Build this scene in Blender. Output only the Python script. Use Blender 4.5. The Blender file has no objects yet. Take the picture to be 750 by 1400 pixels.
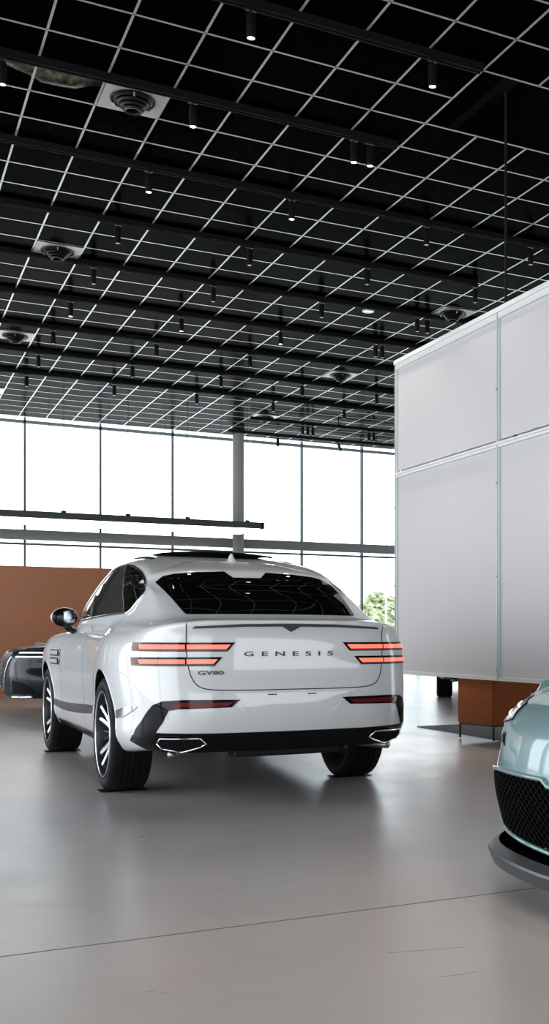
import bpy, bmesh, math, random
from mathutils import Vector, Matrix
from mathutils.bvhtree import BVHTree
from math import sin, cos, pi, radians as R, sqrt, atan2
S = bpy.context.scene
C = S.collection
random.seed(4)

# ------------------------------------------------------------------ materials
def mat(name, col=(.8,.8,.8), rough=.5, metal=0, coat=0, emit=None, es=0, spec=.5, ior=None):
    m = bpy.data.materials.new(name); m.use_nodes = True
    b = m.node_tree.nodes['Principled BSDF']
    b.inputs['Base Color'].default_value = (*col, 1)
    b.inputs['Roughness'].default_value = rough
    b.inputs['Metallic'].default_value = metal
    b.inputs['Coat Weight'].default_value = coat
    b.inputs['Coat Roughness'].default_value = .03
    b.inputs['Specular IOR Level'].default_value = spec
    if emit:
        b.inputs['Emission Color'].default_value = (*emit, 1)
        b.inputs['Emission Strength'].default_value = es
    return m
def noise_mat(m, scale, c0, c1, rough=None, bump=0, detail=6, stretch=None, bdist=.01):
    nt = m.node_tree; N = nt.nodes; L = nt.links; b = N['Principled BSDF']
    tc = N.new('ShaderNodeTexCoord'); mp = N.new('ShaderNodeMapping'); nz = N.new('ShaderNodeTexNoise')
    L.new(tc.outputs['Object'], mp.inputs[0]); L.new(mp.outputs[0], nz.inputs[0])
    if stretch: mp.inputs['Scale'].default_value = stretch
    nz.inputs['Scale'].default_value = scale; nz.inputs['Detail'].default_value = detail
    cr = N.new('ShaderNodeValToRGB'); L.new(nz.outputs[0], cr.inputs[0])
    cr.color_ramp.elements[0].position = .3; cr.color_ramp.elements[1].position = .7
    cr.color_ramp.elements[0].color = (*c0, 1); cr.color_ramp.elements[1].color = (*c1, 1)
    L.new(cr.outputs[0], b.inputs['Base Color'])
    if rough:
        mr = N.new('ShaderNodeMapRange'); L.new(nz.outputs[0], mr.inputs[0])
        mr.inputs['From Min'].default_value = .3; mr.inputs['From Max'].default_value = .7
        mr.inputs['To Min'].default_value = rough[0]; mr.inputs['To Max'].default_value = rough[1]
        L.new(mr.outputs[0], b.inputs['Roughness'])
    if bump:
        bp = N.new('ShaderNodeBump'); bp.inputs['Strength'].default_value = bump; bp.inputs['Distance'].default_value = bdist
        L.new(nz.outputs[0], bp.inputs['Height']); L.new(bp.outputs[0], b.inputs['Normal'])
    return m
def low_gloss(m, ior, rough):
    nt = m.node_tree; N = nt.nodes; L = nt.links
    out = [n for n in N if n.type == 'OUTPUT_MATERIAL'][0]; b = N['Principled BSDF']; lk = b.inputs['Base Color'].links; src = lk[0].from_socket if lk else None; c0 = tuple(b.inputs['Base Color'].default_value)
    d = N.new('ShaderNodeBsdfDiffuse'); g = N.new('ShaderNodeBsdfGlossy'); f = N.new('ShaderNodeFresnel'); mx = N.new('ShaderNodeMixShader')
    f.inputs[0].default_value = ior; g.inputs['Roughness'].default_value = rough; g.inputs[0].default_value = (.9,.88,.82,1)
    if src: L.new(src, d.inputs[0])
    else: d.inputs[0].default_value = c0
    L.new(f.outputs[0], mx.inputs[0]); L.new(d.outputs[0], mx.inputs[1]); L.new(g.outputs[0], mx.inputs[2]); L.new(mx.outputs[0], out.inputs[0])
    N.remove(b); return m
M = {}
M['paint_white'] = mat('white_paint', (.73,.745,.75), .35, 0, 1)
M['paint_black'] = mat('black_green_paint', (.004,.010,.013), .3, 0, .25, spec=.2)
M['paint_teal'] = mat('teal_paint', (.195,.305,.32), .34, .2, 1)
M['gloss_black'] = mat('gloss_black', (.003,.003,.004), .06, spec=.25)
M['satin_black'] = mat('satin_black', (.006,.006,.0065), .45, spec=.25)
M['matte_black'] = mat('matte_black', (.004,.004,.004), .75, spec=.15)
M['rubber'] = mat('rubber', (.006,.006,.0065), .6, spec=.15)
M['glass_dark'] = mat('tinted_glass', (.003,.0035,.004), .02, spec=.18)
M['glass_side'] = low_gloss(mat('tinted_side_glass', (.006,.007,.008), .04), 1.10, .03)
M['mesh_black'] = mat('mesh_black', (.0015,.0015,.0015), 1, spec=0)
M['chrome'] = mat('chrome', (.85,.86,.88), .06, 1)
M['dark_chrome'] = mat('dark_chrome', (.25,.26,.28), .12, 1)
M['alloy'] = mat('machined_alloy', (.62,.64,.67), .22, 1)
M['alloy_dark'] = mat('dark_alloy', (.02,.021,.023), .4, .5)
M['steel'] = mat('brushed_steel', (.35,.34,.33), .35, 1)
M['light_red'] = mat('red_light', (.5,.03,.01), .2, emit=(1,.15,.10), es=1.5)
M['lens_red'] = mat('red_reflector', (.16,.008,.008), .15, spec=.2)
M['lens_dark'] = mat('smoked_lens', (.03,.008,.008), .08, coat=1)
M['lens_grey'] = mat('grey_lens', (.16,.10,.10), .2, spec=.2)
M['led_white'] = mat('white_led', (.9,.9,.9), .2, emit=(.85,.93,1), es=1.1)
M['lens_clear'] = mat('clear_lens', (.02,.022,.024), .18, .0, spec=.15)
M['gap'] = mat('panel_gap', (.03,.03,.032), .7)
M['letter'] = mat('letter_chrome', (.035,.04,.043), .35, .3)
M['seam'] = mat('crease_paint', (.70,.71,.71), .35, 0, 1)
M['grey_lip'] = mat('grey_lip', (.07,.075,.08), .35, .2)
M['frame_dark'] = mat('dark_frame', (.045,.06,.066), .5)
M['beam'] = mat('beam_grey', (.17,.185,.185), .6)
M['tile'] = noise_mat(mat('black_tile', (.01,.01,.01), .6, spec=.05), 14, (.0004,.0004,.0004), (.0012,.0012,.0011), (.5,.6))
low_gloss(M['tile'], 1.024, .2)
M['tbar'] = mat('ceiling_bar', (.32,.315,.295), .3, .0, coat=1, spec=.9); M['tbar'].node_tree.nodes['Principled BSDF'].inputs['Coat Roughness'].default_value = .25; M['tbar'].node_tree.nodes['Principled BSDF'].inputs['Coat IOR'].default_value = 1.8
M['plate_white'] = mat('white_plate', (.93,.90,.84), .4, coat=1); M['plate_white'].node_tree.nodes['Principled BSDF'].inputs['Coat Roughness'].default_value = .3; M['plate_white'].node_tree.nodes['Principled BSDF'].inputs['Coat IOR'].default_value = 1.8
M['orange_wall'] = noise_mat(mat('terracotta_panel', (.4,.2,.1), .4), 1.2, (.40,.155,.07), (.46,.18,.085), (.3,.42))
M['leather'] = noise_mat(mat('tan_leather', (.4,.12,.03), .55, spec=.15), 60, (.27,.070,.010), (.33,.086,.014), None, .15, bdist=.002)
M['rug'] = noise_mat(mat('grey_rug', (.1,.1,.1), .95, spec=.1), 90, (.17,.17,.17), (.24,.235,.23), None, .4, bdist=.004)
M['panel_white'] = mat('white_frame', (.78,.80,.79), .35)
M['galv'] = mat('aluminium_post', (.62,.68,.68), .35, .3)
M['lamp_lit'] = mat('lit_lamp', (1,1,1), .3, emit=(1,.86,.68), es=14)
M['lamp_dim'] = mat('dim_lamp', (.5,.45,.4), .3, emit=(1,.85,.65), es=.25)
M['foil'] = noise_mat(mat('duct_foil', (.1,.11,.09), .3, .8), 18, (.02,.022,.016), (.22,.24,.18), None, .6)
M['wall_paint'] = mat('wall_paint', (.55,.55,.54), .8)
M['white_soffit'] = mat('white_soffit', (.85,.84,.82), .8)
M['luminous'] = mat('luminous_panel', (.9,.9,.9), .6, emit=(1,.99,.97), es=4.5)
M['bark'] = mat('bark', (.12,.08,.05), .9)
M['leaf'] = noise_mat(mat('leaf', (.1,.14,.06), .8), 3, (.28,.32,.16), (.50,.52,.34))  # leaf colours paled to put the washed-out outdoor haze into them
M['asphalt'] = mat('pale_paving', (.88,.87,.84), .9)
M['pole'] = mat('pole_grey', (.35,.36,.36), .6)

def paint_tex(m, amt=.0):
    return m
def glass_pane(name='window_glass'):
    m = bpy.data.materials.new(name); m.use_nodes = True; nt = m.node_tree; nt.nodes.clear()
    o = nt.nodes.new('ShaderNodeOutputMaterial'); mx = nt.nodes.new('ShaderNodeMixShader')
    t = nt.nodes.new('ShaderNodeBsdfTransparent'); g = nt.nodes.new('ShaderNodeBsdfGlossy'); fr = nt.nodes.new('ShaderNodeFresnel')
    t.inputs[0].default_value = (.95,.97,.97,1); g.inputs['Roughness'].default_value = .02; fr.inputs[0].default_value = 1.35
    nt.links.new(fr.outputs[0], mx.inputs[0]); nt.links.new(t.outputs[0], mx.inputs[1]); nt.links.new(g.outputs[0], mx.inputs[2])
    nt.links.new(mx.outputs[0], o.inputs[0]); return m
M['pane'] = glass_pane()
def translucent(name):
    m = bpy.data.materials.new(name); m.use_nodes = True; nt = m.node_tree; nt.nodes.clear()
    o = nt.nodes.new('ShaderNodeOutputMaterial'); mx = nt.nodes.new('ShaderNodeMixShader')
    p = nt.nodes.new('ShaderNodeBsdfPrincipled'); g = nt.nodes.new('ShaderNodeBsdfTranslucent')
    p.inputs['Base Color'].default_value = (.90,.89,.91,1); p.inputs['Roughness'].default_value = .32
    g.inputs[0].default_value = (.85,.84,.86,1); mx.inputs[0].default_value = .45
    nt.links.new(p.outputs[0], mx.inputs[1]); nt.links.new(g.outputs[0], mx.inputs[2]); nt.links.new(mx.outputs[0], o.inputs[0]); return m
M['scrim'] = translucent('translucent_panel')

# floor: polished concrete with saw-cut joints
def floor_mat():
    m = mat('polished_concrete', (.3,.3,.3), .3, spec=.8); nt = m.node_tree; N = nt.nodes; L = nt.links; b = N['Principled BSDF']
    tc = N.new('ShaderNodeTexCoord')
    def noise(scale, st, det=7, rgh=.55):
        mp = N.new('ShaderNodeMapping'); mp.inputs['Scale'].default_value = st; L.new(tc.outputs['Object'], mp.inputs[0])
        n = N.new('ShaderNodeTexNoise'); n.inputs['Scale'].default_value = scale; n.inputs['Detail'].default_value = det; n.inputs['Roughness'].default_value = rgh
        L.new(mp.outputs[0], n.inputs[0]); return n
    n1 = noise(.7, (1,1,1)); n2 = noise(6, (1,1.6,1)); n3 = noise(2.2, (1,1,1), 8, .65)
    cr = N.new('ShaderNodeValToRGB'); L.new(n1.outputs[0], cr.inputs[0])
    cr.color_ramp.elements[0].position = .3; cr.color_ramp.elements[1].position = .72
    cr.color_ramp.elements[0].color = (.36,.34,.333,1); cr.color_ramp.elements[1].color = (.46,.432,.423,1)
    mx = N.new('ShaderNodeMix'); mx.data_type = 'RGBA'; mx.blend_type = 'OVERLAY'; mx.inputs[0].default_value = .04
    L.new(cr.outputs[0], mx.inputs[6]); L.new(n2.outputs[0], mx.inputs[7]); L.new(mx.outputs[2], b.inputs['Base Color'])
    mr = N.new('ShaderNodeMapRange'); L.new(n3.outputs[0], mr.inputs[0])
    mr.inputs['From Min'].default_value = .3; mr.inputs['From Max'].default_value = .7
    mr.inputs['To Min'].default_value = .27; mr.inputs['To Max'].default_value = .34
    L.new(mr.outputs[0], b.inputs['Roughness'])
    bp = N.new('ShaderNodeBump'); bp.inputs['Strength'].default_value = .08; bp.inputs['Distance'].default_value = .003
    L.new(n2.outputs[0], bp.inputs['Height']); L.new(bp.outputs[0], b.inputs['Normal'])
    return m
M['floor'] = floor_mat()

# ------------------------------------------------------------------ helpers
def obj(name, bm, m, parent=None, smooth=False, matrix=None):
    bmesh.ops.recalc_face_normals(bm, faces=bm.faces)
    me = bpy.data.meshes.new(name); bm.to_mesh(me); bm.free()
    for mm in (m if isinstance(m, (list, tuple)) else [m]): me.materials.append(M[mm] if isinstance(mm, str) else mm)
    if smooth:
        for p in me.polygons: p.use_smooth = True
    o = bpy.data.objects.new(name, me); C.objects.link(o)
    if parent: o.parent = parent
    return o
def smooth_by_angle(o, ang=35):
    me = o.data
    for p in me.polygons: p.use_smooth = True
    bm = bmesh.new(); bm.from_mesh(me)
    for e in bm.edges:
        if len(e.link_faces) == 2 and e.calc_face_angle(0) > R(ang): e.smooth = False
    bm.to_mesh(me); bm.free()
    return o
def empty(name, loc=(0,0,0), rz=0, label=None, cat=None, group=None):
    o = bpy.data.objects.new(name, None); C.objects.link(o); o.location = loc; o.rotation_euler = (0,0,rz)
    o.empty_display_size = .1
    return tag(o, label, cat, group)
def tag(o, label=None, cat=None, group=None, kind=None):
    if label: o['label'] = label
    if cat: o['category'] = cat
    if group: o['group'] = group
    if kind: o['kind'] = kind
    return o
def struct(name, bm, m, smooth=False): return tag(obj(name, bm, m, None, smooth), kind='structure')
def box(bm, x0, x1, y0, y1, z0, z1, bev=0, mi=0):
    vs = [bm.verts.new((x,y,z)) for x in (x0,x1) for y in (y0,y1) for z in (z0,z1)]
    fs = [bm.faces.new([vs[i] for i in q]) for q in ((0,1,3,2),(4,6,7,5),(0,4,5,1),(2,3,7,6),(0,2,6,4),(1,5,7,3))]
    for f in fs: f.material_index = mi
    if bev:
        es = list({e for f in fs for e in f.edges})
        bmesh.ops.recalc_face_normals(bm, faces=fs)
        bmesh.ops.bevel(bm, geom=es, offset=bev, segments=2, profile=.6, affect='EDGES')
    return bm
def newbox(*a, **k):
    bm = bmesh.new(); box(bm, *a, **k); return bm
def frame_of(d):
    d = Vector(d).normalized(); a = Vector((0,0,1)) if abs(d.z) < .9 else Vector((1,0,0))
    u = d.cross(a).normalized(); v = d.cross(u).normalized(); return d, u, v
def tube(bm, pts, r, n=8, cap=True, mi=0):
    pts = [Vector(p) for p in pts]; rs = r if isinstance(r, (list,tuple)) else [r]*len(pts)
    rings = []; pu = None
    for i, p in enumerate(pts):
        d = (pts[min(i+1,len(pts)-1)] - pts[max(i-1,0)])
        d, u, v = frame_of(d)
        if pu is not None:
            u = (pu - d*pu.dot(d)).normalized(); v = d.cross(u)
        pu = u
        rings.append([bm.verts.new(p + (u*cos(2*pi*k/n) + v*sin(2*pi*k/n))*rs[i]) for k in range(n)])
    for a, b in zip(rings, rings[1:]):
        for k in range(n):
            f = bm.faces.new((a[k], a[(k+1)%n], b[(k+1)%n], b[k])); f.material_index = mi
    if cap:
        bm.faces.new(rings[0][::-1]).material_index = mi; bm.faces.new(rings[-1]).material_index = mi
    return bm
def lathe(bm, prof, axis='z', n=24, origin=(0,0,0), close=True, mi=0):
    # prof: (radius, height) list; closes ends to the axis when radius is 0
    rings = []
    for r, h in prof:
        if r < 1e-6:
            rings.append([bm.verts.new(orient((0,0,h), axis, origin))])
        else:
            rings.append([bm.verts.new(orient((r*cos(2*pi*k/n), r*sin(2*pi*k/n), h), axis, origin)) for k in range(n)])
    for a, b in zip(rings, rings[1:]):
        for k in range(n):
            if len(a) == 1 and len(b) == 1: continue
            if len(a) == 1: f = bm.faces.new((a[0], b[(k+1)%n], b[k]))
            elif len(b) == 1: f = bm.faces.new((a[k], a[(k+1)%n], b[0]))
            else: f = bm.faces.new((a[k], a[(k+1)%n], b[(k+1)%n], b[k]))
            f.material_index = mi
    return bm
def orient(p, axis, o):
    x, y, z = p
    if axis == 'z': q = (x, y, z)
    elif axis == 'y': q = (x, z, y)
    else: q = (z, x, y)
    return (q[0]+o[0], q[1]+o[1], q[2]+o[2])

# ------------------------------------------------------------------ car body surface
def crom(p0, p1, p2, p3, t):
    return ((p1*2) + (p2-p0)*t + (p0*2-p1*5+p2*4-p3)*t*t + (p1*3-p0-p2*3+p3)*t*t*t)*.5
def dense(rings, nu=7, nv=7, relax=2):
    """rings: list of rings, every ring the same number of (x,y,z), y>=0 from rear centre to front centre"""
    nr, nc = len(rings), len(rings[0])
    G = [[Vector(p) for p in r] for r in rings]
    def mir(v): return Vector((v.x, -v.y, v.z))
    rows = []
    for i in range(nr):                       # columns direction, mirrored across the centre line at both ends
        r = G[i]; out = []
        for j in range(nc-1):
            p0 = r[j-1] if j else mir(r[1]); p3 = r[j+2] if j+2 < nc else mir(r[nc-2])
            for k in range(nu): out.append(crom(p0, r[j], r[j+1], p3, k/nu))
        out.append(r[-1].copy()); rows.append(out)
    res = []
    m = len(rows[0])
    for i in range(nr-1):
        for k in range(nv):
            t = k/nv; row = []
            for c in range(m):
                p1, p2 = rows[i][c], rows[i+1][c]
                p0 = rows[i-1][c] if i else p1*2-p2
                p3 = rows[i+2][c] if i+2 < nr else p2*2-p1
                row.append(crom(p0, p1, p2, p3, t))
            res.append(row)
    res.append([v.copy() for v in rows[-1]])
    for _ in range(relax):                    # light fairing
        new = [[v.copy() for v in r] for r in res]
        for i in range(1, len(res)-1):
            for c in range(m):
                a = res[i][c-1] if c else mir(res[i][1]); b = res[i][c+1] if c < m-1 else mir(res[i][m-2])
                new[i][c] = res[i][c]*.4 + (a + b + res[i-1][c] + res[i+1][c])*.15
        res = new
    for r in res: r[0].y = 0; r[-1].y = 0
    return res
def body_bmesh(rows):
    bm = bmesh.new(); m = len(rows[0])
    Lv = [[bm.verts.new(v) for v in r] for r in rows]
    Rv = [[Lv[i][c] if c in (0, m-1) else bm.verts.new((v.x, -v.y, v.z)) for c, v in enumerate(r)] for i, r in enumerate(rows)]
    for i in range(len(rows)-1):
        for c in range(m-1):
            bm.faces.new((Lv[i][c], Lv[i][c+1], Lv[i+1][c+1], Lv[i+1][c]))
            bm.faces.new((Rv[i][c], Rv[i+1][c], Rv[i+1][c+1], Rv[i][c+1]))
    for row, Rr in ((Lv[0], Rv[0]), (Lv[-1], Rv[-1])):
        for c in range(m-1):
            vs = []
            for v in (row[c], row[c+1], Rr[c+1], Rr[c]):
                if v not in vs: vs.append(v)
            if len(vs) > 2: bm.faces.new(vs)
    bmesh.ops.recalc_face_normals(bm, faces=bm.faces)
    return bm
class Body:
    def __init__(s, rings, root, paint, wheels, arch_r, inner=.60, zc=.40, under=.30):
        bm = body_bmesh(dense(rings)); s.bvh = BVHTree.FromBMesh(bm); s.root = root
        s.x0 = min(v.co.x for v in bm.verts); s.x1 = max(v.co.x for v in bm.verts)
        o = obj('body', bm, [paint, 'matte_black'], root, smooth=True)
        cut = bmesh.new()
        for wx in wheels:
            for sg in (1, -1):
                n = 48; a = []; b = []
                for k in range(n):
                    t = 2*pi*k/n; r = arch_r
                    a.append(cut.verts.new((wx+r*cos(t), sg*inner, zc+r*sin(t)))); b.append(cut.verts.new((wx+r*cos(t), sg*1.3, zc+r*sin(t))))
                for k in range(n): cut.faces.new((a[k], a[(k+1)%n], b[(k+1)%n], b[k]))
                cut.faces.new(a[::-1]); cut.faces.new(b)
        for f in cut.faces: f.material_index = 1
        co = obj('cutter', cut, [paint, 'matte_black'], root)
        md = o.modifiers.new('b', 'BOOLEAN'); md.object = co; md.operation = 'DIFFERENCE'; md.solver = 'EXACT'
        bpy.context.view_layer.update()
        dg = bpy.context.evaluated_depsgraph_get()
        me = bpy.data.meshes.new_from_object(o.evaluated_get(dg))
        o.modifiers.clear(); o.data = me; bpy.data.objects.remove(co)
        bb = bmesh.new(); bb.from_mesh(me)
        for f in bb.faces:
            c0 = f.calc_center_median()
            if c0.z < under or (c0.z < under+.045 and c0.x < -.9 and under > .25): f.material_index = 1
        for f in bb.faces: f.smooth = f.material_index == 0
        for e in bb.edges:
            if len(e.link_faces) == 2 and (e.link_faces[0].material_index != e.link_faces[1].material_index): e.smooth = False
        bb.to_mesh(me); bb.free()
        s.o = o
    def hit(s, org, d):
        d = Vector(d).normalized(); loc, nor, _, _ = s.bvh.ray_cast(Vector(org), d)
        if loc is None: return None
        return loc, nor
    # maps: side (x,z), rear (a,z) unrolled around the corners, front (a,z), top (x,y)
    def side(s, sg=1):
        def f(u, v):
            h = s.hit((u, sg*3, v), (0, -sg, 0))
            if not h: return Vector((u, sg*.5, v)), Vector((0, sg, 0))
            return h[0], (h[1] if h[1].y*sg > 0 else -h[1])
        return f
    def top(s):
        def f(u, v):
            h = s.hit((u, v, 4), (0, 0, -1)); return h[0], (h[1] if h[1].z > 0 else -h[1])
        return f
    def end(s, rear=True, xc=.55, yc=.55, r=.5):
        def f(a, z):
            sg = 1 if a >= 0 else -1; q = abs(a); dx = -1 if rear else 1
            X = (s.x0 + xc) if rear else (s.x1 - xc)
            if q <= yc: org = Vector((X, sg*q, z)); d = Vector((dx, 0, 0))
            else:
                t = (q-yc)/r
                if t <= pi/2: org = Vector((X, sg*yc, z)); d = Vector((dx*cos(t), sg*sin(t), 0))
                else: org = Vector((X - dx*(t-pi/2)*r, sg*yc, z)); d = Vector((0, sg, 0))
            loc = s.bvh.ray_cast(org + d*2.5, -d)
            if loc[0] is None: return org + d*.4, d
            nn = loc[1] if loc[1].dot(d) > 0 else -loc[1]
            return loc[0], nn
        return f
def patch(name, body, fmap, poly, m, parent, off=.004, step=.03, depth=.012, stepv=None, smooth=True, lip=0):
    """clean-edged plate lying on the body: poly is in the map's (u,v)"""
    bm = bmesh.new(); bm.faces.new([bm.verts.new((u, v, 0)) for u, v in poly])
    us = [p[0] for p in poly]; vs = [p[1] for p in poly]; stepv = stepv or step
    for lo, hi, st, ax in ((min(us), max(us), step, 0), (min(vs), max(vs), stepv, 1)):
        n = int((hi-lo)/st)
        for k in range(1, n+1):
            co = [0,0,0]; no = [0,0,0]; co[ax] = lo + (hi-lo)*k/(n+1); no[ax] = 1
            bmesh.ops.bisect_plane(bm, geom=bm.verts[:]+bm.edges[:]+bm.faces[:], plane_co=co, plane_no=no)
    bmesh.ops.triangulate(bm, faces=[f for f in bm.faces if len(f.verts) > 4])
    info = {}
    for v in bm.verts:
        p, n = fmap(v.co.x, v.co.y); info[v] = (p, n)
    top = {v: p + n*off for v, (p, n) in info.items()}; bot = {v: p - n*depth for v, (p, n) in info.items()}
    edges = [(e.verts[0], e.verts[1]) for e in bm.edges if len(e.link_faces) == 1]
    nb = {}
    for v in list(info): v.co = top[v]; nb[v] = bm.verts.new(bot[v])
    for a, b in edges: bm.faces.new((a, b, nb[b], nb[a]))
    o = obj(name, bm, m, parent)
    if smooth: smooth_by_angle(o, 40)
    return o
def line_on(name, body, fmap, pts, w, m, parent, off=.0015, seg=.03, n=6, closed=False, bm=None):
    """thin raised bead (or shut line) following (u,v) points over the body"""
    P = []
    pts = list(pts) + ([pts[0]] if closed else [])
    for (a, b), (c, d) in zip(pts, pts[1:]):
        k = max(1, int(sqrt((c-a)**2+(d-b)**2)/seg))
        for i in range(k): P.append((a+(c-a)*i/k, b+(d-b)*i/k))
    P.append(pts[-1])
    Q = []
    for u, v in P:
        p, nn = fmap(u, v); Q.append(p + nn*off)
    own = bm is None; bm = bm or bmesh.new()
    tube(bm, Q, w/2, n)
    if own: return obj(name, bm, m, parent, smooth=True)
def curve_pts(P, n=8):
    V = [Vector((p[0], p[1], 0)) for p in P]; out = []
    for i in range(len(V)-1):
        p0 = V[max(i-1,0)]; p3 = V[min(i+2,len(V)-1)]
        for k in range(n):
            q = crom(p0, V[i], V[i+1], p3, k/n); out.append((q.x, q.y))
    out.append(P[-1]); return out
def text_on(name, body, fmap, txt, u0, u1, v0, h, m, parent, off=.006, spacing=1.3, flip=-1, parts=True):
    cu = bpy.data.curves.new(name, 'FONT'); cu.body = txt; cu.size = 1; cu.space_character = spacing; cu.resolution_u = 4; cu.offset = .012
    o = bpy.data.objects.new(name, cu); C.objects.link(o); bpy.context.view_layer.update()
    me = bpy.data.meshes.new_from_object(o.evaluated_get(bpy.context.evaluated_depsgraph_get()))
    bpy.data.objects.remove(o)
    bm = bmesh.new(); bm.from_mesh(me)
    xs = [v.co.x for v in bm.verts]; ys = [v.co.y for v in bm.verts]
    x0, x1, y0, y1 = min(xs), max(xs), min(ys), max(ys)
    seen = set(); groups = []
    for v in bm.verts:                        # one group per letter
        if v in seen: continue
        st = [v]; g = []; seen.add(v)
        while st:
            a = st.pop(); g.append(a)
            for e in a.link_edges:
                b = e.other_vert(a)
                if b not in seen: seen.add(b); st.append(b)
        groups.append(g)
    for g in groups:
        gs = set(g); nm = bmesh.new(); mp = {}; bt = {}
        for v in g:
            u = u0 + (v.co.x-x0)/(x1-x0)*(u1-u0); w = v0 + (v.co.y-y0)/(y1-y0)*h
            p, n = fmap(u, w); mp[v] = nm.verts.new(p + n*off); bt[v] = nm.verts.new(p - n*.002)
        for f in bm.faces:
            if f.verts[0] in gs: nm.faces.new([mp[v] for v in f.verts])
        for e in bm.edges:
            if e.verts[0] in gs and len(e.link_faces) == 1: a, b = e.verts; nm.faces.new((mp[a], mp[b], bt[b], bt[a]))
        obj(name, nm, m, parent)

# ------------------------------------------------------------------ wheel
def make_wheel(root, loc, side, R0=.39, w=.275, rim=.292, style=0):
    """hub mesh with tire, rim, spokes as sub-parts; outer face towards +y*side"""
    bm = bmesh.new()
    y = side
    def prof(p): return [(r, h*y) for r, h in p]
    lathe(bm, prof([(0,.088),(.03,.086),(.036,.078),(.06,.070),(.066,.045),(.05,.03),(.05,-.05),(0,-.05)]), 'y', 24)
    hub = obj('wheel', bm, 'alloy_dark', root, smooth=True); smooth_by_angle(hub, 40); hub.location = loc
    bm = bmesh.new(); hw = w/2
    pr = [(rim-.005,hw-.03),(rim+.012,hw-.012),(rim+.03,hw-.002),(rim+.055,hw),(R0-.03,hw-.006),(R0-.012,hw-.018),(R0-.003,hw-.035)]
    g = []
    for c_ in (.055, .018, -.018, -.055):
        g += [(R0, c_+.008), (R0-.008, c_+.006), (R0-.008, c_-.006), (R0, c_-.008)]
    pr = pr + g + [(r, -h) for r, h in pr[::-1]]
    lathe(bm, prof(pr), 'y', 64)
    t = obj('tire', bm, 'rubber', hub, smooth=True); smooth_by_angle(t, 35)
    bm = bmesh.new()
    lathe(bm, prof([(rim+.004,hw-.016),(rim+.006,hw-.006),(rim-.004,hw-.004),(rim-.014,hw-.012),(rim-.02,hw-.05),(rim-.035,0),(rim-.03,-hw+.03),(rim+.004,-hw+.014)]), 'y', 64)
    rr = obj('rim', bm, 'alloy_dark', hub, smooth=True)
    bm = bmesh.new(); lathe(bm, prof([(rim+.005,hw-.008),(rim+.004,hw-.002),(rim-.004,hw-.001),(rim-.010,hw-.006),(rim-.008,hw-.014),(rim+.003,hw-.014),(rim+.005,hw-.008)]), 'y', 64); obj('rim_lip', bm, 'alloy', hub, smooth=True)
    n = 5
    bl = bmesh.new(); dk = bmesh.new()
    def spoke(b_, a0, a1, w0, w1, y0, y1, th=.02):
        r0, r1 = .045, rim-.012
        P = []
        for i in range(7):
            t = i/6; r = r0+(r1-r0)*t; a = a0+(a1-a0)*t; ww = (w0+(w1-w0)*t)/2; yy = y0+(y1-y0)*t - .02*sin(pi*t)*0.4
            c_ = Vector((cos(a), 0, sin(a))); s_ = Vector((-sin(a), 0, cos(a)))
            P.append([b_.verts.new(c_*r+s_*k*ww+Vector((0, (yy-dd)*y, 0))) for k, dd in ((-1,.006),(0,0),(1,.006),(1,th+.006),(-1,th+.006))])
        for A, B in zip(P, P[1:]):
            for k in range(5): b_.faces.new((A[k], A[(k+1)%5], B[(k+1)%5], B[k]))
        b_.faces.new(P[0][::-1]); b_.faces.new(P[-1])
    for k in range(n):
        a = 2*pi*k/n + pi/2 + .18
        for dd in (-1, 1): spoke(bl, a+dd*.12, a+dd*.19, .034, .040, .070, hw-.022)
        a += pi/n
        for dd in (-1, 1): spoke(dk, a+dd*.06, a+dd*.13, .022, .024, .060, hw-.04)
    obj('spokes', bl, 'alloy', hub); obj('dark_spokes', dk, 'alloy_dark', hub)
    bm = bmesh.new(); lathe(bm, prof([(.07,.02),(.20,.02),(.20,-.01),(.07,-.01),(.07,.02)]), 'y', 40)
    obj('brake_disc', bm, 'steel', hub)
    return hub

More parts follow.
